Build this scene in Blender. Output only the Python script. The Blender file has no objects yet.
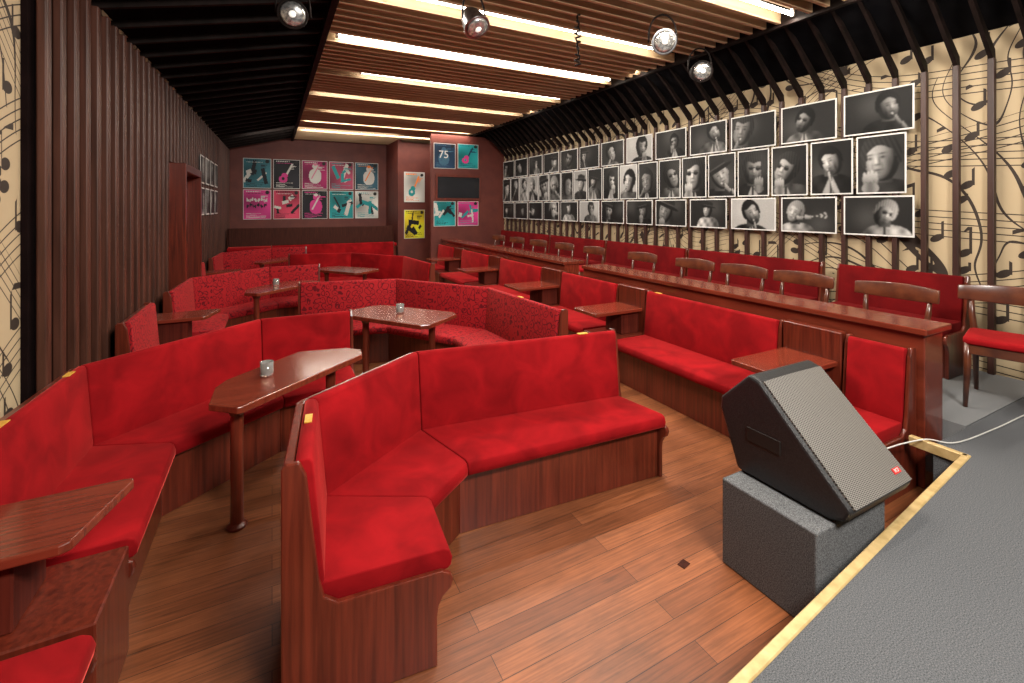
import bpy, bmesh, math, random
import numpy as np
from mathutils import Vector, Matrix
random.seed(4); rng=np.random.RandomState(3)
COL=bpy.context.scene.collection
SC=bpy.context.scene
try:
    SC.view_settings.view_transform='Standard'
    SC.view_settings.look='None'
except Exception: pass

# ------------------------------------------------ materials
def newmat(name):
    m=bpy.data.materials.new(name); m.use_nodes=True
    nt=m.node_tree; b=nt.nodes['Principled BSDF']
    return m,nt,b
def mathn(nt,op,a,b=None,c=None):
    n=nt.nodes.new('ShaderNodeMath'); n.operation=op
    for i,v in enumerate((a,b,c)):
        if v is None: continue
        if isinstance(v,(int,float)): n.inputs[i].default_value=v
        else: nt.links.new(v,n.inputs[i])
    return n.outputs[0]
def coords(nt,scale=(1,1,1)):
    tc=nt.nodes.new('ShaderNodeTexCoord'); mp=nt.nodes.new('ShaderNodeMapping')
    mp.inputs['Scale'].default_value=scale
    nt.links.new(tc.outputs['Object'],mp.inputs['Vector']); return mp.outputs[0]
def noise_mat(name,c1,c2,scale=(1,1,1),nscale=5,detail=4,rough=.6,metal=0,bump=0,coat=0,sheen=0,lo=.35,hi=.65,dist=0,spec=None):
    m,nt,b=newmat(name)
    v=coords(nt,scale); n=nt.nodes.new('ShaderNodeTexNoise')
    n.inputs['Scale'].default_value=nscale; n.inputs['Detail'].default_value=detail; n.inputs['Distortion'].default_value=dist
    nt.links.new(v,n.inputs['Vector'])
    r=nt.nodes.new('ShaderNodeValToRGB'); r.color_ramp.elements[0].position=lo; r.color_ramp.elements[1].position=hi
    r.color_ramp.elements[0].color=(*c1,1); r.color_ramp.elements[1].color=(*c2,1)
    nt.links.new(n.outputs['Fac'],r.inputs['Fac']); nt.links.new(r.outputs[0],b.inputs['Base Color'])
    b.inputs['Roughness'].default_value=rough; b.inputs['Metallic'].default_value=metal
    if coat: b.inputs['Coat Weight'].default_value=coat; b.inputs['Coat Roughness'].default_value=.12
    if sheen: b.inputs['Sheen Weight'].default_value=sheen; b.inputs['Sheen Roughness'].default_value=.3; b.inputs['Sheen Tint'].default_value=(1,.12,.10,1)
    if spec is not None: b.inputs['Specular IOR Level'].default_value=spec
    if bump:
        bp=nt.nodes.new('ShaderNodeBump'); bp.inputs['Strength'].default_value=bump; bp.inputs['Distance'].default_value=.01
        nt.links.new(n.outputs['Fac'],bp.inputs['Height']); nt.links.new(bp.outputs[0],b.inputs['Normal'])
    return m
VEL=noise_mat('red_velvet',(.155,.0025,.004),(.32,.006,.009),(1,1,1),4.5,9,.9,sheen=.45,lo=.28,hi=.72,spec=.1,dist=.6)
VELD=noise_mat('red_velvet_shaded',(.08,.002,.003),(.15,.004,.005),(1,1,1),4.5,9,.9,sheen=.15,lo=.28,hi=.72,spec=.1,dist=.6)  # darkened copy of the red velvet; dimmer light on wall benches put into colour
WOODV=noise_mat('mahogany_vertical',(.065,.010,.005),(.165,.026,.012),(26,26,1.1),1.6,8,.28,coat=.4,dist=.5,lo=.3,hi=.72)
WOODM=noise_mat('mahogany_matte',(.05,.008,.005),(.11,.018,.010),(26,26,1.1),1.6,8,.6,spec=.1,lo=.3,hi=.72)
WOODK=noise_mat('dark_rear_wood',(.030,.009,.006),(.06,.016,.010),(26,26,1.1),1.6,8,.6,spec=.1,lo=.3,hi=.72)
WOODH=noise_mat('mahogany_top',(.115,.018,.009),(.21,.036,.017),(1.1,26,6),1.6,8,.25,coat=.5,dist=.35,lo=.3,hi=.72)
WOODP=noise_mat('mahogany_counter',(.10,.016,.008),(.20,.034,.016),(26,1.1,6),1.6,8,.22,coat=.5,dist=.35,lo=.3,hi=.72)
SLAT=noise_mat('slat_brown',(.050,.017,.010),(.095,.033,.020),(12,12,.8),2,4,.42,spec=.4)
SLATR=noise_mat('slat_red_brown',(.026,.010,.007),(.050,.018,.013),(6,6,.8),2,4,.45)
SLATD=noise_mat('strut_black_brown',(.007,.005,.004),(.015,.009,.008),(5,5,5),2,3,.6,spec=.1)
CEIL=noise_mat('ceiling_board',(.46,.31,.175),(.60,.42,.25),(.6,10,10),2,4,.5)
CEILD=noise_mat('ceiling_deck',(.12,.075,.045),(.16,.10,.06),(1,1,1),2,4,.7)
BLACK=noise_mat('black_paint',(.003,.003,.004),(.006,.006,.007),(3,3,3),2,3,.9,spec=.03)
DBROWN=noise_mat('dark_wall_gap_shade',(.006,.003,.003),(.010,.005,.005),(3,3,3),2,3,.9,spec=.05)  # front wall brown, also the painted shade between the left slats
MAROON=noise_mat('maroon_wall',(.10,.019,.013),(.135,.028,.018),(1,1,1),3,3,.6)
CARPET=noise_mat('stage_carpet',(.035,.038,.042),(.155,.16,.17),(1,1,1),240,4,.98,lo=.3,hi=.72,spec=.05)
CARPETL=noise_mat('aisle_carpet',(.12,.125,.13),(.26,.265,.27),(1,1,1),240,3,.98,spec=.05)
BLOCKM=noise_mat('block_felt',(.045,.047,.05),(.21,.214,.22),(1,1,1),210,4,.98,lo=.3,hi=.72,spec=.05)
GOLD=noise_mat('brass_edge',(.44,.31,.13),(.60,.44,.21),(3,3,3),6,3,.4,metal=.2)
PLAST=noise_mat('black_plastic',(.012,.012,.013),(.022,.022,.023),(1,1,1),150,2,.38,bump=.15)
STEEL=noise_mat('steel',(.25,.25,.26),(.4,.4,.41),(1,1,1),20,2,.3,metal=1)
REFL=noise_mat('reflector',(.30,.30,.30),(.8,.8,.78),(1,1,1),38,1,.2,metal=.8)
STICK=noise_mat('yellow_label',(.60,.30,.03),(.7,.42,.08),(1,1,1),60,2,.5)
CARD=noise_mat('white_card',(.62,.61,.59),(.68,.67,.65),(1,1,1),3,2,.5)
CABLE=noise_mat('white_cable',(.5,.5,.48),(.6,.6,.58),(1,1,1),9,2,.5)
CHAIRW=noise_mat('chair_wood',(.060,.015,.008),(.12,.033,.014),(3,3,3),3,4,.3,coat=.4)
REDP=noise_mat('red_badge',(.5,.02,.02),(.6,.03,.03),(1,1,1),9,2,.4)
DARKGL=noise_mat('dark_glass',(.006,.006,.008),(.012,.012,.016),(1,1,1),3,2,.15)
GAPM=noise_mat('dark_gap',(.006,.004,.003),(.012,.008,.006),(1,1,1),3,2,.6)

def pattern_velvet():
    m,nt,b=newmat('patterned_velvet'); v=coords(nt)
    n=nt.nodes.new('ShaderNodeTexNoise'); n.inputs['Scale'].default_value=7; nt.links.new(v,n.inputs['Vector'])
    mx=nt.nodes.new('ShaderNodeMix'); mx.data_type='RGBA'; mx.inputs[0].default_value=.10
    nt.links.new(v,mx.inputs[6]); nt.links.new(n.outputs['Color'],mx.inputs[7])
    vo=nt.nodes.new('ShaderNodeTexVoronoi'); vo.inputs['Scale'].default_value=15; vo.inputs['Randomness'].default_value=.3
    nt.links.new(mx.outputs[2],vo.inputs['Vector'])
    s=mathn(nt,'SINE',mathn(nt,'MULTIPLY',vo.outputs['Distance'],17))
    r=nt.nodes.new('ShaderNodeValToRGB'); r.color_ramp.elements[0].position=.5; r.color_ramp.elements[1].position=.75
    r.color_ramp.elements[0].color=(.31,.010,.014,1); r.color_ramp.elements[1].color=(.10,.004,.008,1)
    nt.links.new(s,r.inputs['Fac']); nt.links.new(r.outputs[0],b.inputs['Base Color'])
    b.inputs['Roughness'].default_value=.8; b.inputs['Sheen Weight'].default_value=.2; b.inputs['Sheen Tint'].default_value=(1,.15,.12,1)
    b.inputs['Specular IOR Level'].default_value=.15
    return m
PVEL=pattern_velvet()

def floor_mat():
    m,nt,b=newmat('plank_floor'); v=coords(nt)
    br=nt.nodes.new('ShaderNodeTexBrick'); br.inputs['Scale'].default_value=1
    br.inputs['Color1'].default_value=(.155,.048,.018,1); br.inputs['Color2'].default_value=(.255,.085,.032,1)
    br.inputs['Mortar'].default_value=(.045,.014,.006,1); br.inputs['Mortar Size'].default_value=.0016
    br.inputs['Brick Width'].default_value=1.6; br.inputs['Row Height'].default_value=.115; br.inputs['Bias'].default_value=0
    nt.links.new(v,br.inputs['Vector'])
    v2=coords(nt,(2,60,1)); n=nt.nodes.new('ShaderNodeTexNoise'); n.inputs['Scale'].default_value=1.6; n.inputs['Detail'].default_value=9
    nt.links.new(v2,n.inputs['Vector'])
    n2=nt.nodes.new('ShaderNodeTexNoise'); n2.inputs['Scale'].default_value=1.9; n2.inputs['Detail'].default_value=10; n2.inputs['Roughness'].default_value=.62
    nt.links.new(coords(nt,(1,1.3,1)),n2.inputs['Vector'])
    n3=nt.nodes.new('ShaderNodeTexNoise'); n3.inputs['Scale'].default_value=9; n3.inputs['Detail'].default_value=8; n3.inputs['Roughness'].default_value=.6; nt.links.new(coords(nt,(.5,3,1)),n3.inputs['Vector'])
    sc=nt.nodes.new('ShaderNodeMapRange'); sc.inputs[1].default_value=.55; sc.inputs[2].default_value=.80; sc.inputs[3].default_value=1; sc.inputs[4].default_value=.55
    nt.links.new(n3.outputs['Fac'],sc.inputs[0])
    f=mathn(nt,'MULTIPLY',mathn(nt,'ADD',mathn(nt,'MULTIPLY',n.outputs['Fac'],1.6),.2),mathn(nt,'ADD',mathn(nt,'MULTIPLY',n2.outputs['Fac'],1.5),.22))
    f=mathn(nt,'MULTIPLY',f,sc.outputs[0])
    mx=nt.nodes.new('ShaderNodeVectorMath'); mx.operation='SCALE'
    nt.links.new(br.outputs['Color'],mx.inputs[0]); nt.links.new(f,mx.inputs['Scale'])
    nt.links.new(mx.outputs[0],b.inputs['Base Color'])
    rr=mathn(nt,'ADD',mathn(nt,'MULTIPLY',n2.outputs['Fac'],.35),.22); nt.links.new(rr,b.inputs['Roughness'])
    b.inputs['Specular IOR Level'].default_value=.4
    bp=nt.nodes.new('ShaderNodeBump'); bp.inputs['Strength'].default_value=.2; bp.inputs['Distance'].default_value=.004; bp.invert=True
    nt.links.new(br.outputs['Fac'],bp.inputs['Height']); nt.links.new(bp.outputs[0],b.inputs['Normal'])
    return m
FLOORM=floor_mat()

def score_mat():
    m,nt,b=newmat('music_score_wallpaper')
    tc=nt.nodes.new('ShaderNodeTexCoord'); sp=nt.nodes.new('ShaderNodeSeparateXYZ'); nt.links.new(tc.outputs['Object'],sp.inputs[0])
    y=sp.outputs['Y']; z=sp.outputs['Z']
    def M(op,a,b_=None): return mathn(nt,op,a,b_)
    def stave(w,pitch,period,duty,th):
        fr=M('FRACT',M('DIVIDE',w,pitch)); line=M('LESS_THAN',M('ABSOLUTE',M('SUBTRACT',fr,.5)),th)
        return M('MULTIPLY',line,M('LESS_THAN',M('FRACT',M('DIVIDE',w,period)),duty))
    w1=M('ADD',M('ADD',z,M('MULTIPLY',M('SINE',M('MULTIPLY',y,1.05)),.42)),M('ADD',M('MULTIPLY',M('SINE',M('MULTIPLY',y,2.9)),.06),10))
    w2=M('ADD',M('ADD',z,M('MULTIPLY',y,.62)),M('ADD',M('MULTIPLY',M('SINE',M('MULTIPLY',y,1.7)),.25),20))
    k=stave(w1,.060,.66,.46,.075)
    k=M('MAXIMUM',k,stave(w2,.064,1.3,.24,.07))
    def notes(w,ky,kw,off,a,b_):
        cx=nt.nodes.new('ShaderNodeCombineXYZ'); nt.links.new(M('ADD',M('MULTIPLY',y,ky),off),cx.inputs[0]); nt.links.new(M('MULTIPLY',w,kw),cx.inputs[1])
        vo=nt.nodes.new('ShaderNodeTexVoronoi'); vo.voronoi_dimensions='2D'; vo.inputs['Scale'].default_value=1; vo.inputs['Randomness'].default_value=1
        nt.links.new(cx.outputs[0],vo.inputs['Vector'])
        df=nt.nodes.new('ShaderNodeVectorMath'); df.operation='SUBTRACT'; nt.links.new(cx.outputs[0],df.inputs[0]); nt.links.new(vo.outputs['Position'],df.inputs[1])
        s2=nt.nodes.new('ShaderNodeSeparateXYZ'); nt.links.new(df.outputs[0],s2.inputs[0])
        dx,dy=s2.outputs['X'],s2.outputs['Y']
        dyy=M('ADD',dy,M('MULTIPLY',dx,.5))
        e=M('ADD',M('POWER',M('ABSOLUTE',M('DIVIDE',dx,a)),2),M('POWER',M('ABSOLUTE',M('DIVIDE',dyy,b_)),2))
        head=M('LESS_THAN',e,1)
        stem=M('MULTIPLY',M('LESS_THAN',M('ABSOLUTE',M('SUBTRACT',dx,-a*.85)),.032),M('LESS_THAN',M('ABSOLUTE',M('SUBTRACT',dy,.42)),.42))
        flag=M('MULTIPLY',M('LESS_THAN',M('ABSOLUTE',M('ADD',M('SUBTRACT',dy,.72),M('MULTIPLY',dx,.5))),.06),M('LESS_THAN',M('ABSOLUTE',M('SUBTRACT',dx,.05)),.22))
        return M('MAXIMUM',head,M('MAXIMUM',stem,flag))
    k=M('MAXIMUM',k,notes(w1,3.2,3.4,0,.16,.12))
    cx=nt.nodes.new('ShaderNodeCombineXYZ'); nt.links.new(y,cx.inputs[0]); nt.links.new(z,cx.inputs[1])
    n=nt.nodes.new('ShaderNodeTexNoise'); n.noise_dimensions='2D'; n.inputs['Scale'].default_value=.55; n.inputs['Detail'].default_value=0; n.inputs['Distortion'].default_value=1.1; nt.links.new(cx.outputs[0],n.inputs['Vector'])
    sw=M('LESS_THAN',M('ABSOLUTE',M('SUBTRACT',M('FRACT',M('MULTIPLY',n.outputs['Fac'],14)),.5)),.05)
    sw=M('MULTIPLY',sw,M('GREATER_THAN',M('SINE',M('ADD',M('MULTIPLY',y,2.3),M('MULTIPLY',z,1.7))),-.4))
    k=M('MAXIMUM',k,sw)
    mx=nt.nodes.new('ShaderNodeMix'); mx.data_type='RGBA'; mx.inputs[6].default_value=(.49,.38,.235,1); mx.inputs[7].default_value=(.03,.018,.012,1)
    nt.links.new(k,mx.inputs[0]); nt.links.new(mx.outputs[2],b.inputs['Base Color']); b.inputs['Roughness'].default_value=.7
    return m
SCORE=score_mat()
def grille_mat():
    m,nt,b=newmat('speaker_grille'); v=coords(nt)
    vo=nt.nodes.new('ShaderNodeTexVoronoi'); vo.voronoi_dimensions='2D'; vo.inputs['Scale'].default_value=105; vo.inputs['Randomness'].default_value=0
    mp=nt.nodes.new('ShaderNodeMapping'); mp.inputs['Rotation'].default_value=(0,0,math.radians(33)); nt.links.new(v,mp.inputs['Vector'])
    nt.links.new(mp.outputs[0],vo.inputs['Vector'])
    r=nt.nodes.new('ShaderNodeValToRGB'); r.color_ramp.elements[0].position=.28; r.color_ramp.elements[1].position=.46
    r.color_ramp.elements[0].color=(.03,.028,.026,1); r.color_ramp.elements[1].color=(.30,.285,.265,1)
    nt.links.new(vo.outputs['Distance'],r.inputs['Fac']); nt.links.new(r.outputs[0],b.inputs['Base Color'])
    b.inputs['Roughness'].default_value=.4; b.inputs['Metallic'].default_value=.3
    return m
GRILLE=grille_mat()
def attr_mat():
    m,nt,b=newmat('printed_paper'); a=nt.nodes.new('ShaderNodeAttribute'); a.attribute_name='print'
    nt.links.new(a.outputs['Color'],b.inputs['Base Color']); b.inputs['Roughness'].default_value=.5; b.inputs['Specular IOR Level'].default_value=.2
    return m
PRINT=attr_mat()
def emis(name,c,s):
    m,nt,b=newmat(name); b.inputs['Base Color'].default_value=(*c,1)
    b.inputs['Emission Color'].default_value=(*c,1); b.inputs['Emission Strength'].default_value=s; return m
TUBE=emis('fluorescent_tube',(1,.94,.82),24)
FLAME=emis('wax_glow',(1,.85,.6),.3)
LENSG=emis('lamp_lens',(1,.95,.85),.6)
m,nt,b=newmat('clear_glass'); b.inputs['Transmission Weight'].default_value=.85; b.inputs['Roughness'].default_value=.08; b.inputs['Base Color'].default_value=(.95,.93,.9,1); GLASS=m

# ------------------------------------------------ object helpers
def make(name,verts,faces,mat,parent=None,bevel=0,seg=2,smooth=False,loc=(0,0,0),rot=None,recalc=True):
    me=bpy.data.meshes.new(name); me.from_pydata([tuple(v) for v in verts],[],[tuple(f) for f in faces])
    if recalc:
        bm=bmesh.new(); bm.from_mesh(me); bmesh.ops.recalc_face_normals(bm,faces=bm.faces); bm.to_mesh(me); bm.free()
    for mm in (mat if isinstance(mat,(list,tuple)) else [mat]): me.materials.append(mm)
    o=bpy.data.objects.new(name,me); COL.objects.link(o); o.location=loc
    if rot: o.rotation_euler=rot
    if parent: o.parent=parent
    if smooth:
        for p in me.polygons: p.use_smooth=True
    if bevel:
        bv=o.modifiers.new('bevel','BEVEL'); bv.width=bevel; bv.segments=seg; bv.limit_method='ANGLE'; bv.angle_limit=math.radians(40)
    return o
def empty(name,loc,label,cat,group=None):
    e=bpy.data.objects.new(name,None); e.empty_display_size=.1; COL.objects.link(e); e.location=loc
    e['label']=label; e['category']=cat
    if group: e['group']=group
    return e
def meta(o,label,cat,group=None):
    o['label']=label; o['category']=cat
    if group: o['group']=group
    return o
class MB:
    def __init__(s): s.v=[]; s.f=[]
    def box(s,x0,x1,y0,y1,z0,z1):
        n=len(s.v); s.v+=[(x0,y0,z0),(x1,y0,z0),(x1,y1,z0),(x0,y1,z0),(x0,y0,z1),(x1,y0,z1),(x1,y1,z1),(x0,y1,z1)]
        s.f+=[tuple(n+i for i in q) for q in ((0,3,2,1),(4,5,6,7),(0,1,5,4),(1,2,6,5),(2,3,7,6),(3,0,4,7))]; return s
    def prism(s,poly,z0,z1):
        n=len(s.v); k=len(poly); s.v+=[(x,y,z0) for x,y in poly]+[(x,y,z1) for x,y in poly]
        s.f+=[tuple(range(n+k-1,n-1,-1)),tuple(range(n+k,n+2*k))]+[(n+i,n+(i+1)%k,n+k+(i+1)%k,n+k+i) for i in range(k)]; return s
    def loft(s,rings,cap=True):
        n=len(s.v); k=len(rings[0])
        for r in rings: s.v+=[tuple(p) for p in r]
        for j in range(len(rings)-1):
            a=n+j*k; b=a+k
            s.f+=[(a+i,a+(i+1)%k,b+(i+1)%k,b+i) for i in range(k)]
        if cap: s.f+=[tuple(range(n+k-1,n-1,-1)),tuple(range(n+(len(rings)-1)*k,n+len(rings)*k))]
        return s
    def lathe(s,prof,seg=24,c=(0,0,0),cap=True):
        return s.loft([[(c[0]+r*math.cos(2*math.pi*i/seg),c[1]+r*math.sin(2*math.pi*i/seg),c[2]+z) for i in range(seg)] for r,z in prof],cap)
    def tube(s,pts,r,seg=8):
        P=[Vector(p) for p in pts]; rings=[]
        for i,p in enumerate(P):
            d=(P[min(i+1,len(P)-1)]-P[max(i-1,0)]).normalized()
            up=Vector((0,0,1)) if abs(d.z)<.9 else Vector((1,0,0))
            a=d.cross(up).normalized(); b=a.cross(d)
            rr=r[i] if isinstance(r,(list,tuple)) else r
            rings.append([p+a*math.cos(2*math.pi*k/seg)*rr+b*math.sin(2*math.pi*k/seg)*rr for k in range(seg)])
        return s.loft(rings)
    def out(s,name,mat,**k): return make(name,s.v,s.f,mat,**k)
def structure(o): o['kind']='structure'; return o

# ------------------------------------------------ room shell
YB=14.5; ZC=4.0
def XL(y): return -1.35+.0175*y
structure(MB().box(-1.6,5.8,-2.2,YB+.1,-.1,0).out('floor',FLOORM))
structure(MB().prism([(XL(-2.2)-.1,-2.2),(XL(-2.2),-2.2),(XL(YB),YB),(XL(YB)-.1,YB)],0,3.6).out('wall_left',SCORE))
structure(MB().box(5.6,5.7,-2.2,11.3,0,3.45).out('wall_right',SCORE))
structure(MB().box(5.6,5.7,11.3,YB,0,3.45).out('wall_right_far',MAROON))
structure(MB().box(-1.5,5.7,YB,YB+.1,0,ZC).out('wall_back',MAROON))
structure(MB().box(-1.6,5.8,-2.3,-2.2,0,ZC).out('wall_front',DBROWN))
structure(MB().box(3.55,5.6,11.2,11.3,0,3.7).out('wall_vestibule',MAROON))
structure(MB().box(3.15,3.25,13.0,YB,0,3.95).box(3.25,5.6,13.0,13.1,0,3.7).out('wall_alcove',MAROON))
structure(MB().box(-1.6,5.8,-2.2,YB+.1,ZC,ZC+.1).out('ceiling',CEILD))
structure(MB().loft([[(-1.45,y,3.47),(.56,y,3.86),(.56,y,3.99),(-1.45,y,3.99)] for y in (-2.2,YB)]).out('ceiling_soffit_left',BLACK))
structure(MB().loft([[(5.65,y,3.38),(4.68,y,3.86),(4.68,y,3.99),(5.65,y,3.99)] for y in (-2.2,YB)]).out('ceiling_soffit_right',BLACK))
mb=MB(); y=-.6
while y<YB-.1:
    x=XL(y)
    if not (3.20<y<3.62):
        z0=2.42 if 6.95<y<8.45 else 0
        mb.box(x+.05,x+.10,y,y+.072,z0,3.38)
    y+=.215
structure(mb.out('trim_1',SLAT,bevel=.010,seg=3))
structure(MB().prism([(XL(3.66),3.66),(XL(3.66)+.03,3.66),(XL(YB)+.03,YB),(XL(YB),YB)],0,3.4).out('gap_shade_sheet',DBROWN))  # dark sheet added behind the slats, shade of the gaps as colour
mb=MB(); y=-.6
while y<YB-.1:
    x=XL(y)
    mb.loft([[(x+.05,yy,3.36),(x+.05,yy,3.42),(.50,yy,3.83),(.54,yy,3.78)] for yy in (y+.015,y+.055)]); y+=.43
structure(mb.out('trim_2',SLATD))
SP=.232
mb=MB(); y=.2
while y<11.1:
    mb.box(5.515,5.57,y,y+.045,.4,3.14); y+=SP
structure(mb.out('trim_3',SLATR,bevel=.006,seg=2))
mb=MB(); y=.2
while y<11.1:
    mb.loft([[(5.57,yy,3.13),(5.525,yy,3.13),(5.10,yy,3.56),(4.86,yy,3.77),(4.90,yy,3.80),(5.56,yy,3.22)] for yy in (y+.006,y+.038)]); y+=SP
structure(mb.out('trim_4',SLATD))
TY=[1.42,2.81,4.2,5.55,6.9,8.3,9.7,11.1,12.5]
mb=MB(); y=-.38
BS=.158
while y<YB-.2:
    if min(abs(y+.02-t) for t in TY)>.068: mb.box(.54,4.68,y,y+.042,3.75,3.87)
    y+=BS
structure(mb.out('trim_5',CEIL,bevel=.004,seg=1))
structure(MB().box(.48,.54,-1,YB,3.72,3.95).box(4.68,4.73,-1,YB,3.72,3.95).out('trim_6',SLATD))
TX=[(2.9,1.7),(3.2,1.45),(2.45,1.85),(2.62,1.95),(2.85,1.7),(2.6,1.95),(2.75,1.8),(2.6,1.95),(2.5,1.85)]
for i,t in enumerate(TY):
    xc,hw=TX[i]
    e=empty('fluorescent_light',(xc,t,3.86),'long warm fluorescent strip light between the ceiling boards','ceiling light','ceiling strip lights')
    MB().box(-hw-.03,hw+.03,-.02,.02,0,.05).out('light_housing',CEILD,parent=e)
    MB().tube([(-hw,0,-.06),(hw,0,-.06)],.019,12).out('light_tube',TUBE,parent=e,smooth=True)
    for s in (-1,1): MB().box(-.015,.015,-.015,.015,-.085,0).out('tube_holder',CARD,parent=e,loc=(s*(hw+.015),0,0))
    L=bpy.data.lights.new('strip_lamp','AREA'); L.shape='RECTANGLE'; L.size=2*hw; L.size_y=.035; L.energy=[38,66,70,62,50,38,33,30,27][i]; L.color=(1,.91,.79)
    lo=bpy.data.objects.new('strip_lamp',L); COL.objects.link(lo); lo.location=(xc,t,3.765)
structure(MB().box(XL(7.6)+.035,XL(7.6)+.05,7.1,8.4,0,2.3).out('door_1',MAROON))
structure(MB().box(XL(7.6)+.03,XL(7.6)+.26,7.0,7.08,0,2.4).box(XL(7.6)+.03,XL(7.6)+.26,8.38,8.46,0,2.4).box(XL(7.6)+.03,XL(7.6)+.26,7.08,8.38,2.3,2.4).out('trim_7',WOODV,bevel=.006,seg=1))

stage=[(-1.25,-2.15),(5.49,-2.15),(5.49,1.3),(3.58,1.3),(3.59,1.16),(1.25,.93),(-1.25,.68)]
e=empty('stage_platform',(2,0,0),'low stage covered in dark grey carpet with brass edging','stage')
MB().prism([(x-2,y) for x,y in stage],0,.4).out('carpet_deck',CARPET,parent=e)
def strip(a,b,w,z0,z1,out):
    a=Vector((*a,0)); b=Vector((*b,0)); d=(b-a).normalized(); n=Vector((-d.y,d.x,0))
    p=[a-n*(w-out),b-n*(w-out),b+n*out,a+n*out]; return [(q.x-2,q.y) for q in p],z0,z1
mb=MB()
mb.prism(*strip((-1.2,.685),(3.60,1.16),.038,.345,.406,.012))
mb.prism(*strip((3.58,1.145),(3.58,1.42),.036,.345,.406,.012))
mb.out('edge_trim',GOLD,parent=e,bevel=.004,seg=1)
e=empty('raised_aisle_platform',(4.82,6.25,0),'raised side platform covered in light grey carpet','platform')
MB().box(-.75,.74,-4.94,4.94,0,.4).out('carpet_deck',CARPETL,parent=e)
e=empty('raised_rear_platform',(1.1,13.5,0),'raised wooden platform at the rear wall','platform')
MB().box(-2.18,2.04,-.92,.99,0,.42).out('platform_deck',WOODV,parent=e)
o=MB().box(-.028,.028,-.02,.02,0,.003).out('floor_plate',WOODK,loc=(1.89,1.70,.0005),rot=(0,0,.2)); meta(o,'small dark plate set in the plank floor','floor plate')

# ------------------------------------------------ booth benches
def booth(backs,fronts,vels,name='booth_bench',label='red velvet upholstered bench with mahogany base',z=0,ends=(1,1),stickers=(),group=None,top=.92,woodback=False):
    B=[Vector((*p,0)) for p in backs]; F=[Vector((*p,0)) for p in fronts]
    org=(B[0]+B[-1]+F[0]+F[-1])/4; org.z=0
    e=empty(name,(org.x,org.y,z),label,'bench',group)
    B=[p-org for p in B]; F=[p-org for p in F]
    if not isinstance(vels,(list,tuple)): vels=[vels]*(len(B)-1)
    def ring(Bp,Fp,prof): return [Bp+(Fp-Bp)*s+Vector((0,0,zz)) for s,zz in prof]
    def seg(i,prof,g,nm,mat,**k):
        d=(B[i+1]-B[i]); t=g/d.length
        return MB().loft([ring(B[i].lerp(B[i+1],u),F[i].lerp(F[i+1],u),prof) for u in (t,1-t)]).out(nm,mat,parent=e,**k)
    WB=WOODK if woodback else WOODV
    for i in range(len(B)-1):
        seg(i,[(.0,0),(.86,0),(.86,.35),(.0,.35)],.0,'base',WOODV,bevel=.004,seg=1)
        seg(i,[(.14,.357),(.97,.357),(.995,.37),(1.005,.40),(.985,.433),(.94,.446),(.14,.446)],.003,'seat',vels[i],bevel=.008,seg=3,smooth=True)
        seg(i,[(.02,.34),(.16,.34),(.19,.46),(.125,top-.02),(.11,top-.005),(.09,top),(.05,top-.002),(.02,top-.015)],.003,'backrest',WB if woodback else vels[i],bevel=.007,seg=3,smooth=not woodback)
        seg(i,[(-.045,0),(.015,0),(.015,top-.02),(-.045,top-.02)],.0,'back_panel',WB,bevel=.004,seg=1)
    for k,(on,i,j) in enumerate(((ends[0],0,1),(ends[1],-1,-2))):
        if not on: continue
        d=(B[i]-B[j]).normalized()
        prof=[(-.05,0),(-.05,top-.01),(-.02,top+.004),(.05,top+.004),(.09,top-.05),(.16,.48),(.19,.41),(.27,.375),(.92,.375),(.985,.355),(1.0,.33),(.985,.30),(.93,.275),(.90,.24),(.89,.2),(.89,0)]
        r0=ring(B[i]+d*.001,F[i]+d*.001,prof); r1=ring(B[i]+d*.026,F[i]+d*.026,prof)
        MB().loft([r0,r1]).out('end_panel',WB,parent=e,bevel=.006,seg=2)
    for i,t in stickers:
        p=B[i].lerp(B[i+1],t)+(F[i].lerp(F[i+1],t)-B[i].lerp(B[i+1],t))*.07; d=(B[i+1]-B[i]).normalized(); n=Vector((-d.y,d.x,0))
        q=[p-d*.04-n*.015,p+d*.04-n*.015,p+d*.04+n*.015,p-d*.04+n*.015]
        o=MB().prism([(a.x,a.y) for a in q],top-.001,top+.004).out('seat_label',STICK,parent=e); o['label']='small yellow numbered sticker'
    return e
booth([(.06,1.86),(.13,2.46),(.81,2.95),(2.28,2.76)],[(.66,1.80),(.69,2.16),(.96,2.36),(2.36,2.27)],VEL,label='angled three-section red velvet bench with glossy mahogany end panel',stickers=[(0,.6),(2,.82)],name='corner_bench')
b2=[(-1.08,2.48),(-1.03,3.58),(-.10,4.40),(.62,4.38)]; f2=[(-.51,2.48),(-.51,3.37),(.08,3.80),(.62,3.84)]
sh=lambda P,dy:[(x,y+dy) for x,y in P]
booth(b2,f2,VEL,name='corner_bench',label='red velvet corner bench wrapped round a wooden table',stickers=[(0,.25),(0,.85)])
booth([(x+.05,y) for x,y in sh(b2,3.75)],sh(f2,3.75),PVEL,name='corner_bench',label='corner bench in red patterned velvet along the slatted wall')
booth([(x+.08,y) for x,y in sh(b2,7.5)],sh(f2,7.5),PVEL,name='corner_bench',label='corner bench in red patterned velvet near the rear')
b3=[(2.36,3.50),(2.27,4.85),(1.46,6.04),(.31,6.27)]; f3=[(1.80,3.55),(1.72,4.68),(1.20,5.48),(.28,5.70)]
booth(b3,f3,[PVEL,PVEL,PVEL],name='corner_bench',label='curved three-section bench in red patterned velvet',stickers=[(0,.5)])
booth(sh(b3,3.85),sh(f3,3.85),[VEL,VEL,VEL],name='corner_bench',label='curved plain red velvet bench')
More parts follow.
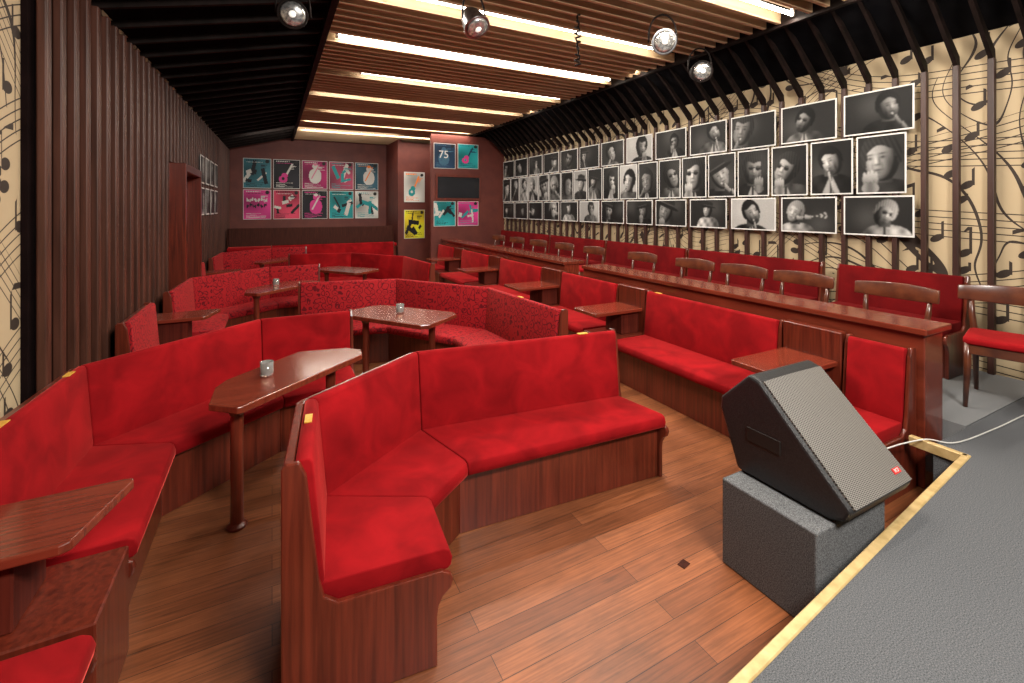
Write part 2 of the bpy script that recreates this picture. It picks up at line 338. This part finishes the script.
for y0,y1,m_ in ((.86,2.0,VEL),(4.72,5.6,PVEL),(8.42,9.3,PVEL)):
    booth([(-1.08,y0),(-1.08,y1)],[(-.52,y0),(-.52,y1)],m_,name='short_bench',label='short red velvet bench beside the slatted wall' if m_==VEL else 'short patterned red bench beside the slatted wall')
for k,(y0,y1) in enumerate(((1.48,1.82),(2.34,3.82),(4.34,5.5),(6.1,7.5),(8.05,9.4),(9.95,11.0))):
    booth([(3.74,y1),(3.74,y0)],[(3.17,y1),(3.17,y0)],VEL,name='row_bench',label='red velvet bench backed by the wooden partition',group='benches along the partition',stickers=[(0,.1)] if k==1 else ())
for k,(y0,y1) in enumerate(((1.75,2.75),(2.95,4.75),(4.83,6.6),(6.68,8.5),(8.58,10.95))):
    booth([(5.44,y1),(5.44,y0)],[(4.98,y1),(4.98,y0)],VELD,name='long_bench',z=.4,label='red velvet bench under the framed photographs, shade painted into its colour',group='benches under the photographs',top=.84)
booth([(-.95,13.3),(3.05,13.3)],[(-.95,12.72),(3.05,12.72)],VEL,name='rear_bench',z=.42,label='long bench with dark wood-panelled back on rear platform',top=.90,woodback=True)
booth([(.0,12.52),(2.9,12.52)],[(.0,12.0),(2.9,12.0)],VEL,name='rear_bench',label='long plain red bench before the rear platform')

def rrect(x0,x1,y0,y1,r,corners=(1,1,1,1)):
    pts=[]
    for (cx,cy,a0,on,px,py) in ((x1-r,y0+r,-90,corners[0],x1,y0),(x1-r,y1-r,0,corners[1],x1,y1),(x0+r,y1-r,90,corners[2],x0,y1),(x0+r,y0+r,180,corners[3],x0,y0)):
        if on:
            for k in range(5):
                a=math.radians(a0+k*22.5); pts.append((cx+r*math.cos(a),cy+r*math.sin(a)))
        else: pts.append((px,py))
    return pts
def ledge(side,y0,y1):
    yc=(y0+y1)/2; hw=(y1-y0)/2
    if side=='l': x0,x1,ox=-1.12,-.53,-.82; cor=(1,1,0,0)
    else: x0,x1,ox=3.17,3.76,3.46; cor=(0,0,1,1)
    e=empty('ledge_table',(ox,yc,0),'mahogany ledge table with angled top built between benches','table','ledge tables')
    MB().box(x0-ox,x1-ox,-hw+.004,hw-.004,0,.44).out('base_cabinet',WOODV,parent=e,bevel=.006,seg=1)
    if side=='l':
        MB().box(x0-ox,x0-ox+.36,-hw+.08,hw-.08,.44,.69).out('pedestal',WOODM,parent=e,bevel=.006,seg=1)
        a,b_=x0-ox,x1-ox
        MB().prism([(a,-hw+.02),(b_-.10,-hw+.02),(b_-.07,-hw+.035),(b_+.025,hw-.05),(b_+.02,hw-.025),(b_-.01,hw-.015),(a,hw-.015)],.69,.725).out('table_top',WOODH,parent=e,bevel=.006,seg=2)
    else:
        MB().box(x1-ox-.34,x1-ox-.09,-hw+.08,hw-.08,.44,.685).out('pedestal',WOODM,parent=e,bevel=.006,seg=1)
        MB().prism(rrect(x0-.16-ox,x1-ox-.09,-hw+.02,hw-.02,.03,cor),.685,.72).out('table_top',WOODH,parent=e,bevel=.006,seg=2)
        MB().box(x1-ox-.08,x1-ox,-hw+.004,hw-.004,.44,.93).out('back_panel',WOODV,parent=e,bevel=.006,seg=1)
    return e
for a in (2.03,5.63,9.33): ledge('l',a,a+.42)
for a,b_ in ((1.86,2.30),(3.86,4.30),(5.54,6.06),(7.55,8.0),(9.45,9.9)): ledge('r',a,b_)

def partition(y0,y1):
    yc=(y0+y1)/2; h=(y1-y0)/2
    e=empty('counter_partition',(3.93,yc,0),'long glossy mahogany partition with flat counter top','partition')
    MB().box(-.14,.12,-h,h,0,1.01).out('panel',WOODP,parent=e,bevel=.006,seg=1)
    MB().box(-.17,.20,-h-.02,h,1.01,1.05).out('counter_top',WOODP,parent=e,bevel=.006,seg=2)
partition(1.42,5.15); partition(5.6,11.1)

# ------------------------------------------------ tables
def table(poly,legs,label,z=.75):
    cx=sum(p[0] for p in poly)/len(poly); cy=sum(p[1] for p in poly)/len(poly)
    e=empty('booth_table',(cx,cy,0),label,'table')
    MB().prism([(x-cx,y-cy) for x,y in poly],z-.04,z).out('table_top',WOODH,parent=e,bevel=.006,seg=2)
    for lx,ly in legs:
        MB().lathe([(.055,0),(.055,.012),(.036,.03),(.034,.1),(.034,z-.1),(.05,z-.07),(.055,z-.04)],20,(lx-cx,ly-cy,0)).out('leg',WOODV,parent=e,smooth=False,bevel=.002,seg=1)
    return e
T1=[(-.315,3.06),(-.17,2.935),(-.14,2.94),(.60,3.57),(.61,3.69),(.52,3.79),(.18,3.86),(-.26,3.44),(-.31,3.32)]
T2=[(.71,4.88),(1.22,4.18),(1.31,4.165),(1.68,4.45),(1.69,4.56),(1.12,5.25),(1.0,5.27),(.75,5.16)]
table(T1,[(-.18,3.10),(.38,3.60)],'elongated angular mahogany table on round post legs')
table(T2,[(.86,4.92),(1.45,4.55)],'angular mahogany table inside the curved bench')
table(sh(T1,3.75),[(-.18,6.85),(.38,7.35)],'small elongated table beside patterned bench')
table(sh(T2,3.85),[(.86,8.77),(1.45,8.4)],'angular mahogany table further down the hall')
table(sh(T1,7.4),[(-.18,10.5),(.38,11.0)],'small elongated table near the rear')

def cup(x,y,z=.752):
    e=empty('candle_glass',(x,y,z),'small ribbed glass candle holder on the table','candle holder','candle glasses')
    seg=32; rings=[]
    for r,zz in ((.034,0),(.038,.01),(.040,.09),(.0365,.09),(.0345,.012),(.001,.010)):
        rings.append([(r*(1+.03*(-1)**i if r>.03 else 1)*math.cos(2*math.pi*i/seg),r*(1+.03*(-1)**i if r>.03 else 1)*math.sin(2*math.pi*i/seg),zz) for i in range(seg)])
    MB().loft(rings).out('glass',GLASS,parent=e,smooth=True)
    MB().lathe([(.029,.013),(.030,.03),(.026,.033)],20).out('candle',FLAME,parent=e)
for x,y in ((-.03,3.40),(1.18,4.78),(.05,7.25)): cup(x,y)

# ------------------------------------------------ chairs
def chair():
    e=empty('dining_chair',(0,0,.4),'dark wooden chair with curved backrest and red seat','chair','chairs along the counter')
    MB().prism(rrect(-.24,.20,-.23,.23,.05),.435,.48).out('seat',VEL,parent=e,bevel=.014,seg=3,smooth=True)
    mb=MB(); mb.box(-.225,-.20,-.2,.2,.37,.435).box(.17,.195,-.19,.19,.37,.435).box(-.2,.18,-.215,-.19,.37,.435).box(-.2,.18,.19,.215,.37,.435).out('seat_frame',CHAIRW,parent=e,bevel=.004,seg=1)
    for sx,sy in ((-1,-1),(-1,1)): MB().tube([(-.22,sy*.215,.002),(-.205,sy*.205,.3),(-.205,sy*.205,.44)],[.013,.021,.02],10).out('leg',CHAIRW,parent=e,smooth=True)
    for sy in (-1,1): MB().tube([(.27,sy*.20,.004),(.20,sy*.20,.4),(.225,sy*.22,.58),(.252,sy*.225,.73)],[.013,.022,.02,.014],10).out('leg',CHAIRW,parent=e,smooth=True)
    rings=[]
    for k in range(17):
        t=-1+2*k/16; yy=t*.295; xo=.275-.07*t*t; hz=.060*(1-.25*t*t)+.006; zc=.735
        rings.append([(xo-.014,yy,zc-hz),(xo+.012,yy,zc-hz),(xo+.024,yy,zc+hz),(xo-.002,yy,zc+hz)])
    MB().loft(rings).out('backrest',CHAIRW,parent=e,bevel=.006,seg=2,smooth=True)
    return e
def dup(src,loc,rz=0,s=1):
    n=src.copy(); COL.objects.link(n); n.location=loc; n.rotation_euler=(0,0,rz); n.scale=(s,s,s)
    for c in src.children:
        k=c.copy(); COL.objects.link(k); k.parent=n; k.matrix_parent_inverse=c.matrix_parent_inverse.copy()
    return n
ch=chair(); ch.location=(4.45,1.95,.401)
for y in (2.72,3.37,4.03,4.95,6.05,6.9,7.8,8.7,9.6): dup(ch,(4.45,y,.401),random.uniform(-.06,.06))
last=dup(ch,(4.74,1.27,.401),.22,1.05); last['label']='dark wooden chair with red seat standing at the platform end'

# ------------------------------------------------ monitor speaker on block
e=empty('plinth_block',(2.37,1.38,0),'square block covered in dark grey felt','block')
MB().box(-.29,.29,-.23,.24,0,.44).out('felt_cover',BLOCKM,parent=e,bevel=.008,seg=2)
ox,oy,oz=2.48,1.38,.445
e=empty('stage_monitor_speaker',(ox,oy,oz),'black wedge stage monitor with perforated grille on the block','speaker')
prof=[(1.075,.53),(1.50,.955),(1.56,.975),(1.73,.80),(1.735,.74),(1.63,.447),(1.17,.447),(1.10,.475)]
mb=MB(); mb.loft([[(x,y_-oy,z_-oz) for y_,z_ in prof] for x in (-.27,.27)]); mb.out('cabinet',PLAST,parent=e,bevel=.018,seg=3)
n=Vector((0,-math.sin(math.pi/4),math.cos(math.pi/4))); cpos=Vector((0,1.2875-oy,.7425-oz))+n*.004
g=MB(); rings=[]
W,H=.250,.295
for k in range(9):
    t=-1+2*k/8; rings.append([(t*W,-H,-.004),(t*W,H,-.004),(t*W,H,.006+.012*(1-t*t)),(t*W,-H,.006+.012*(1-t*t))])
g.loft(rings).out('grille',GRILLE,parent=e,loc=cpos,rot=(math.radians(45),0,0),smooth=False)
for s in (-1,1):
    MB().box(-.09,.09,-.004,.004,-.035,.035).out('side_handle',GAPM,parent=e,loc=(s*.271,.10,.22),rot=(0,0,math.radians(90)),bevel=.003)
lp=cpos+Vector((.175,-.24*math.cos(math.pi/4),-.24*math.sin(math.pi/4)))+n*.0165
MB().box(-.03,.03,-.012,.012,-.002,.001).out('badge',REDP,parent=e,loc=lp,rot=(math.radians(45),0,0))
def text(s,size,mat,parent,loc,rot,name,ext=.0008):
    c=bpy.data.curves.new(name,'FONT'); c.body=s; c.size=size; c.extrude=ext; c.align_x='CENTER'; c.align_y='CENTER'
    t=bpy.data.objects.new('tmp',c); COL.objects.link(t); bpy.context.view_layer.update()
    me=bpy.data.meshes.new_from_object(t.evaluated_get(bpy.context.evaluated_depsgraph_get())); bpy.data.objects.remove(t)
    me.materials.clear(); me.materials.append(mat)
    o=bpy.data.objects.new(name,me); COL.objects.link(o); o.parent=parent; o.location=loc; o.rotation_euler=rot; return o
text('RCF',.022,CARD,e,lp+n*.002,(math.radians(45),0,0),'badge_lettering')
def bez(pts,n=10):
    P=[Vector(p) for p in pts]; P=[P[0]]+P+[P[-1]]; out=[]
    for i in range(1,len(P)-2):
        for k in range(n):
            t=k/n; a,b_,c_,d=P[i-1],P[i],P[i+1],P[i+2]
            out.append(.5*((2*b_)+(-a+c_)*t+(2*a-5*b_+4*c_-d)*t*t+(-a+3*b_-3*c_+d)*t**3))
    out.append(P[-2]); return out
o=MB().tube(bez([(2.765,1.42,.60),(2.90,1.44,.52),(3.12,1.40,.43),(3.40,1.38,.412),(3.58,1.33,.418),(3.72,1.24,.406),(4.2,1.20,.406),(4.8,1.17,.406),(5.3,1.05,.406)]),.0042,8).out('power_cable',CABLE,smooth=True)
meta(o,'thin white cable running from the speaker across the stage carpet','cable')

# ------------------------------------------------ pictures
def blur(I,s):
    k=int(max(1,math.ceil(2.5*s))); x=np.arange(-k,k+1); g=np.exp(-x*x/(2*s*s)); g/=g.sum()
    J=np.pad(I,k,mode='edge')
    J=np.apply_along_axis(lambda r:np.convolve(r,g,'valid'),0,J); J=np.apply_along_axis(lambda r:np.convolve(r,g,'valid'),1,J); return J
def grid_print(name,w,h,img,parent,to):
    Hn,Wn,_=img.shape
    vs=[];fs=[]
    for j in range(Hn+1):
        for i in range(Wn+1):
            vs.append(to((i/Wn-.5)*w,(.5-j/Hn)*h))
    for j in range(Hn):
        for i in range(Wn):
            a=j*(Wn+1)+i; fs.append((a,a+Wn+1,a+Wn+2,a+1))
    o=make(name,vs,fs,PRINT,parent=parent,recalc=False)
    at=o.data.color_attributes.new('print','FLOAT_COLOR','CORNER')
    px=np.ones((Hn*Wn,4,4),dtype=np.float32); px[:,:,:3]=img.reshape(-1,1,3)
    at.data.foreach_set('color',px.ravel()); return o
def portrait(w,h,res,seed):
    r=np.random.RandomState(seed); Wn=max(10,int(w*res)); Hn=max(10,int(h*res))
    X,Y=np.meshgrid((np.arange(Wn)+.5)/Wn*w/h,1-(np.arange(Hn)+.5)/Hn); A=w/h
    land=A>1
    dark=r.rand()<.8
    bg=(.004+.012*r.rand()) if dark else .17+.18*r.rand()
    I=np.full(X.shape,bg)+(.03 if dark else .1)*np.exp(-((X-A*r.rand())**2+(Y-.6*r.rand()-.2)**2)/.10)
    size=r.choice([.24,.30,.37,.44],p=[.2,.3,.3,.2])
    rr=size*(1.05 if land else .85)
    cx=A*.5+(r.uniform(-.38,.38) if land else r.uniform(-.07,.07)); cy=r.uniform(.54,.66)-(.06 if size>.3 else 0)
    tilt=r.uniform(-.45,.45); lx=r.choice([-1,1])*r.uniform(.5,1.0)
    sy=cy-rr*1.0
    tone=r.choice([.008,.02,.07,.25],p=[.4,.3,.2,.1])
    d=np.abs((X-cx+rr*.3*tilt)/(rr*1.9))**2.6+np.abs((Y-(sy-1.6*rr))/(1.65*rr))**2.6
    body=d<1
    fold=1+.4*np.sin((X*3+Y*2)/rr*1.6+seed)+.2*np.sin((X-Y)/rr*6)
    I[body]=(tone*fold*(.2+1.6*np.clip(.5+lx*(X-cx)/rr/2.6,0,1)))[body]
    if r.rand()<.4:
        shirt=(np.abs(X-cx)<(sy+.05*rr-Y)*.42)&(Y<sy)&body; I[shirt]=.28
        I[(np.abs(X-cx)<rr*.09)&(Y<sy-.1*rr)&shirt]=.02
    c_,s_=math.cos(tilt),math.sin(tilt)
    neck=(np.abs(X-cx)<rr*.46)&(Y<cy-.4*rr)&(Y>sy-.15*rr); I=np.where(neck,.02+.10*np.clip(lx*(X-cx)/rr+.3,0,1),I)
    ux=((X-cx)*c_+(Y-cy)*s_); uy=(-(X-cx)*s_+(Y-cy)*c_)
    ex=ux/(rr*.74); ey=uy/(rr*1.06); jaw=1+.22*np.clip(-ey-.1,0,1)
    q=np.abs(ex*jaw)**2.4+np.abs(ey)**2.3; head=q<1
    nz=np.sqrt(np.clip(1-q,0,1)); turn=np.sign(lx)*r.uniform(.1,.4)
    lit=np.clip((nz*.62+(ex-turn*.3)*lx*.85+.22*ey),0,1)**1.2
    skin=r.choice([.32,.48,.62]); F=skin*lit+.006
    def blob(bx,by,sx,sy_,k):
        nonlocal F
        F=F*(1-k*np.exp(-(((ex-bx-turn)/sx)**2+((ey-by)/sy_)**2)))
    for s in (-1,1):
        blob(s*.36,.08,.16,.075,.93); blob(s*.36,.24,.24,.05,.8); blob(s*.66,-.22,.22,.35,.45); blob(s*.28,-.30,.05,.18,.4)
        F=F+.10*skin*np.exp(-(((ex-s*.36-turn)/.16)**2+((ey-.155)/.03)**2))
    blob(0,-.48,.29,.045,.88); blob(-.15*np.sign(lx),-.08,.08,.24,.6); blob(0,-.24,.19,.05,.75); blob(0,-.60,.2,.05,.45)
    for q_ in (.40,.48,.56): blob(0,q_,.35,.012,.3)
    F=F*(1+.7*np.exp(-(((ex-turn-.04*np.sign(lx))/.07)**2+((ey+.08)/.18)**2)))
    if r.rand()<.45: blob(0,-.72,.6,.28,.88); blob(0,-.38,.32,.05,.85); blob(-.55,-.5,.15,.3,.8); blob(.55,-.5,.15,.3,.8)
    if r.rand()<.3:
        for s in (-1,1):
            g=np.sqrt(((ex-s*.37-turn)/.25)**2+((ey-.1)/.16)**2)<1; F=np.where(g,.008+.05*(ey>.14),F)
        F=np.where((np.abs(ex-turn)<.12)&(np.abs(ey-.13)<.03),.01,F)
    I=np.where(head,F,I)
    for s in (-1,1):
        if s*turn<.25:
            e_=((ex-s*1.0)/.13)**2+((ey-.02)/.2)**2<1; I=np.where(e_&~head,skin*(.04+.3*(s*lx>0)),I)
    hat=r.rand()
    if hat<.2:
        I[(np.abs(ux)<rr*.82)&(uy>rr*.45)&(uy<rr*1.3-.25*rr*(ux/rr)**2)]=.015; I[((ux/(rr*1.35))**2+((uy-rr*.52)/(rr*.18))**2<1)]=.008
        I=np.where((np.abs(ux)<rr*.8)&(np.abs(uy-rr*.74)<rr*.05),.05,I)
    elif hat<.95:
        hair=((ux/(rr*.86))**2+((uy-.16*rr)/(rr*1.10))**2<1)&((ey>.52+.10*np.sin(ex*4+seed)-.25*np.abs(ex)**3)|(np.abs(ex)>.86-.12*(ey>0))&(ey>-.3))
        v=r.choice([.006,.02,.20],p=[.45,.3,.25]); I=np.where(hair,v*(1+.7*np.clip(lx*ex,-1,1)+.35*np.sin(ux/rr*34+uy/rr*9)),I)
    if r.rand()<.55:
        ax,ay=cx+turn*rr*.72,cy-.52*rr; ang=r.choice([-.95,-.6,-2.2,-2.6,.1,3.0,-1.3]); ln=rr*3.2
        t=(X-ax)*math.cos(ang)+(Y-ay)*math.sin(ang); dd=np.abs(-(X-ax)*math.sin(ang)+(Y-ay)*math.cos(ang))
        g=(t>0)&(t<ln)&(dd<rr*.055+rr*.34*np.clip(t/ln-.72,0,1)*3); I=np.where(g,.04+.36*np.clip(np.sin(t/rr*14+dd*40),0,1),I)
        for f in (.22,.46):
            hx,hy=ax+math.cos(ang)*ln*f,ay+math.sin(ang)*ln*f
            for fi in range(4):
                fx=hx+(fi-1.5)*rr*.15*math.cos(ang); fy=hy+(fi-1.5)*rr*.15*math.sin(ang)
                g=(((X-fx)/(rr*.075))**2+((Y-fy+rr*.04*fi)/(rr*.22))**2<1); I=np.where(g,skin*np.clip(.15+.6*(Y-fy+rr*.2)/(rr*.4),.04,1),I)
    elif r.rand()<.5:
        hx=cx-np.sign(lx)*-.45*rr; hy=cy-.95*rr
        for fi in range(4):
            fx=hx+(fi-1.5)*rr*.16; g=(((X-fx)/(rr*.085))**2+((Y-hy-rr*.05*(fi%3))/(rr*.34))**2<1); I=np.where(g,skin*np.clip(.2+.6*(Y-hy+rr*.3)/(rr*.6),.04,1),I)
        g=(((X-hx)/(rr*.36))**2+((Y-hy+.45*rr)/(rr*.30))**2<1); I=np.where(g,skin*.35*(1+.4*np.sin(X/rr*9)),I)
    I=blur(I,max(.55,res*.006))
    I=np.clip(I*(1+.12*(r.rand(*I.shape)-.5)),.003,.6)
    return np.stack([I,I*.985,I*.955],-1)
def framed(name,w,h,img,base,uax,nrm,label,cat,group,border=.022):
    U=Vector(uax); N=Vector(nrm); Z=Vector((0,0,1))
    o_=empty(name,base,label,cat,group)
    def corner(a,b,d): return U*a+Z*b+N*d
    vs=[corner(a,b,d) for d in (0,.006) for a,b in ((-w/2,-h/2),(w/2,-h/2),(w/2,h/2),(-w/2,h/2))]
    make('mount_board',vs,[(0,1,2,3),(4,5,6,7),(0,1,5,4),(1,2,6,5),(2,3,7,6),(3,0,4,7)],CARD,parent=o_)
    grid_print('print',w-2*border,h-2*border,img,o_,lambda a,b: corner(a,b,.0075))
    return o_
sd=1200
X0=5.505; BD=.015
def res_for(y): return max(32,min(170,500/max(y,2.0)))
for k in range(13):
    y=2.15+.3+k*.69
    for zc,hh in ((2.83,.44),(1.76,.41)):
        sd+=1; w=.62
        framed('framed_photograph',w,hh,portrait(w-2*BD,hh-2*BD,res_for(y),sd),(X0,y,zc),(0,-1,0),(-1,0,0),'black-and-white landscape portrait print with white border','photograph','portrait photographs on the wall',BD)
for k in range(19):
    y=2.21+.21+k*.468
    sd+=1; w=.435
    framed('framed_photograph',w,.60,portrait(w-2*BD,.60-2*BD,res_for(y),sd),(X0,y,2.288),(0,-1,0),(-1,0,0),'black-and-white upright portrait print with white border','photograph','portrait photographs on the wall',BD)
for k in range(4):
    for zc in (1.95,2.5):
        y=9.5+k*.62; sd+=1; x=XL(y)+.115
        framed('framed_photograph',.5,.48,portrait(.46,.44,26,sd),(x,y,zc),(0,1,0),(1,0,0),'small black-and-white print on the slatted wall','photograph','prints on the slatted wall')
def poster(w,h,bg,fg,ac,seed,res=70):
    r=np.random.RandomState(seed); Wn=int(w*res); Hn=int(h*res)
    X,Y=np.meshgrid((np.arange(Wn)+.5)/Wn,1-(np.arange(Hn)+.5)/Hn); I=np.zeros(X.shape+(3,)); I[...]=bg
    I*=(1+.5*np.sin(X*3+seed)*np.cos(Y*4+seed))[...,None]
    k=seed%4
    cx,cy=.4+.2*r.rand(),.52+.1*r.rand()
    if k==0:
        I[((X-cx)/.12)**2+((Y-cy-.2)/.10)**2<1]=fg; I[(np.abs((X-cx)/.25)**2.5+np.abs((Y-cy+.15)/.26)**2.5<1)]=fg; I[(abs(X-cx-(Y-cy)*.6)<.03)&(abs(Y-cy)<.26)]=ac; I[((X-cx)/.08)**2+((Y-cy-.28)/.05)**2<1]=ac
    elif k==1:
        I[(abs((X-.5)-(Y-.5)*.6)<.04)&(Y>.2)&(Y<.88)]=fg; I[((X-.36)/.17)**2+((Y-.32)/.13)**2<1]=ac; I[((X-.42)/.12)**2+((Y-.45)/.09)**2<1]=ac; I[((X-.36)/.06)**2+((Y-.34)/.05)**2<1]=bg
    elif k==2:
        for q in range(2):
            yc=.66-.2*q+.03*np.sin(X*22+q*2); I[(abs(Y-yc)<.045+.02*np.sin(X*60))&(X>.1)&(X<.88)&(np.sin(X*48+q)>-.8)]=fg if q==0 else ac
    else:
        for q in range(7):
            x0=.1+.75*r.rand(); y0=.25+.5*r.rand(); a=r.uniform(0,3.1); t=(X-x0)*math.cos(a)+(Y-y0)*math.sin(a); dd=abs(-(X-x0)*math.sin(a)+(Y-y0)*math.cos(a))
            I[(abs(t)<.2*r.rand()+.08)&(dd<.03+.05*r.rand())]=fg if q%3 else ac
    for q in range(6): I[(abs(Y-(.04+.03*q))<.008)&(X>.08)&(X<.4+.5*r.rand())&(np.sin(X*150+q*2)>-.5)]=fg
    for q in range(5): I[(abs(Y-(.80-.028*q))<.007)&(X>.62)&(X<.75+.2*r.rand())]=fg
    I[(abs(Y-.94)<.020)&(X>.08)&(X<.6)&(np.sin(X*75)>-.6)]=fg
    I[(abs(Y-.885)<.010)&(X>.08)&(X<.7)&(np.sin(X*120)>-.6)]=ac
    I[((X-.87)**2+((Y-.92)*h/w)**2)<.006]=(.02,.02,.02)
    return np.clip(I,.004,.8)
PK=(.55,.045,.22); TL=(.02,.27,.29); WH=(.55,.55,.52); BK=(.015,.015,.02); OR=(.8,.22,.04); BL=(.015,.04,.085)
P=[((.04,.16,.20),BK,WH),(BK,WH,PK),((.30,.015,.10),WH,(.6,.2,.3)),((.30,.05,.10),TL,WH),((.03,.09,.13),WH,OR),
   (PK,WH,BK),((.50,.05,.10),BK,WH),(BK,PK,WH),(TL,BK,WH),(WH,TL,BK)]
PXs=[-.36+.73*i for i in range(5)]
for i in range(10):
    x=PXs[i%5]; zc=2.78 if i<5 else 1.92
    framed('event_poster',.68,.82,poster(.66,.8,*P[i],seed=[23,21,20,27,24,26,31,28,35,39][i]),(x,YB-.014,zc),(1,0,0),(0,-1,0),'colourful printed concert poster on the maroon wall','poster','concert posters',border=.012)
framed('event_poster',.60,.86,poster(.58,.84,WH,OR,TL,seed=41),(3.62,12.985,2.42),(1,0,0),(0,-1,0),'white and orange poster on the alcove wall','poster','concert posters',border=.012)
framed('event_poster',.60,.82,poster(.58,.8,(.75,.6,.03),BK,BK,seed=43),(3.62,12.985,1.36),(1,0,0),(0,-1,0),'yellow and black poster on the alcove wall','poster','concert posters',border=.012)
for i,(x,zc,c_) in enumerate(((3.90,3.15,(BL,(.05,.13,.2),(.04,.10,.16))),(4.54,3.17,(TL,BL,PK)),(3.90,1.68,(TL,BK,WH)),(4.54,1.68,(PK,TL,WH)))):
    img=poster(.56,.62,*c_,seed=[60,61,63,67][i])
    q=framed('event_poster',.58,.64,img,(x,11.185,zc),(1,0,0),(0,-1,0),'colourful concert poster near the control window','poster','concert posters',border=.012)
    if i==0: text('75',.27,CARD,q,(-.03,-.012,.03),(math.radians(90),0,0),'printed_number')
structure(MB().box(3.7,4.85,11.17,11.2,2.08,2.62).out('window_1',DARKGL))
structure(MB().box(3.66,4.89,11.15,11.2,2.62,2.68).box(3.66,4.89,11.15,11.2,2.02,2.08).box(3.66,3.70,11.15,11.2,2.08,2.62).box(4.85,4.89,11.15,11.2,2.08,2.62).out('trim_8',WOODV))

# ------------------------------------------------ spotlights
def par(loc,aim,lab,body=STEEL,s=1):
    e=empty('stage_spotlight',loc,lab,'spotlight','ceiling spotlights')
    d=Vector(aim).normalized(); e.rotation_euler=d.to_track_quat('-Z','Y').to_euler(); e.scale=(s,s,s)
    MB().lathe([(.03,.15),(.06,.14),(.09,.09),(.105,.02),(.112,-.05),(.122,-.055),(.122,-.075),(.108,-.075)],28).out('lamp_body',body,parent=e,smooth=True,bevel=.003)
    MB().lathe([(.104,-.0755),(.085,-.088),(.05,-.097),(.001,-.10)],28).out('lens',REFL,parent=e,smooth=True)
    MB().lathe([(.03,-.0975),(.02,-.106),(.001,-.109)],16).out('bulb',LENSG,parent=e,smooth=True)
    u=d.to_track_quat('-Z','Y').inverted() @ Vector((0,0,1))
    side=u.cross(Vector((0,0,1))); side=side.normalized() if side.length>.05 else Vector((1,0,0)); up=(u-side*u.dot(side)).normalized()
    MB().tube([side*(.135*math.cos(a))+up*(.27*max(0,math.sin(a))**.7) for a in np.linspace(0,math.pi,17)],.009,6).out('yoke',SLATD,parent=e,smooth=True)
    return e
par((.16,4.36,3.50),(-.1,-1,-.35),'round black-bodied spotlight hanging from the dark ceiling',SLATD)
par((1.6,3.8,3.50),(.2,-.6,-.9),'round silver spotlight below the ceiling boards')
par((3.42,3.34,3.48),(-.5,-.8,-.3),'round silver spotlight with bright glass face')
par((4.35,3.68,3.40),(-.5,-.9,-.2),'dark round spotlight near the photograph wall',SLATD)
pts=[(2.68+.025*math.sin(k*2.1),3.73+.025*math.cos(k*1.7),3.77-.018*k) for k in range(30)]
o=MB().tube(pts,.011,6).out('hanging_cable',SLATD,smooth=True); meta(o,'short bunched dark cable hanging from the ceiling boards','cable')

# ------------------------------------------------ lights
def area(loc,target,sx,sy,e,col=(1,.93,.82)):
    L=bpy.data.lights.new('area','AREA'); L.shape='RECTANGLE'; L.size=sx; L.size_y=sy; L.energy=e; L.color=col
    o=bpy.data.objects.new('area_lamp',L); COL.objects.link(o); o.location=loc
    o.rotation_euler=(Vector(target)-Vector(loc)).to_track_quat('-Z','Y').to_euler(); return o
area((1.6,-1.0,3.6),(1.5,3.0,.3),1.6,.5,300,(1,.94,.86))
for y in (2.2,5.0,8.0): area((4.4,y,3.45),(5.6,y,2.75),.12,2.4,[17,15,13][int(y//3)],(1,.92,.8))
area((1.2,12.0,3.6),(1.2,14.5,2.5),3.5,.3,24)
w=bpy.data.worlds.new('World'); SC.world=w; w.use_nodes=True
w.node_tree.nodes['Background'].inputs[0].default_value=(1,.94,.88,1); w.node_tree.nodes['Background'].inputs[1].default_value=.3

cam=bpy.data.cameras.new('Camera'); co=bpy.data.objects.new('Camera',cam); COL.objects.link(co)
co.location=(0,0,1.85); co.rotation_euler=(math.radians(90),0,math.radians(-27.55))
cam.sensor_width=36; cam.lens=16.17; cam.shift_y=-.1313; cam.clip_start=.02
SC.camera=co
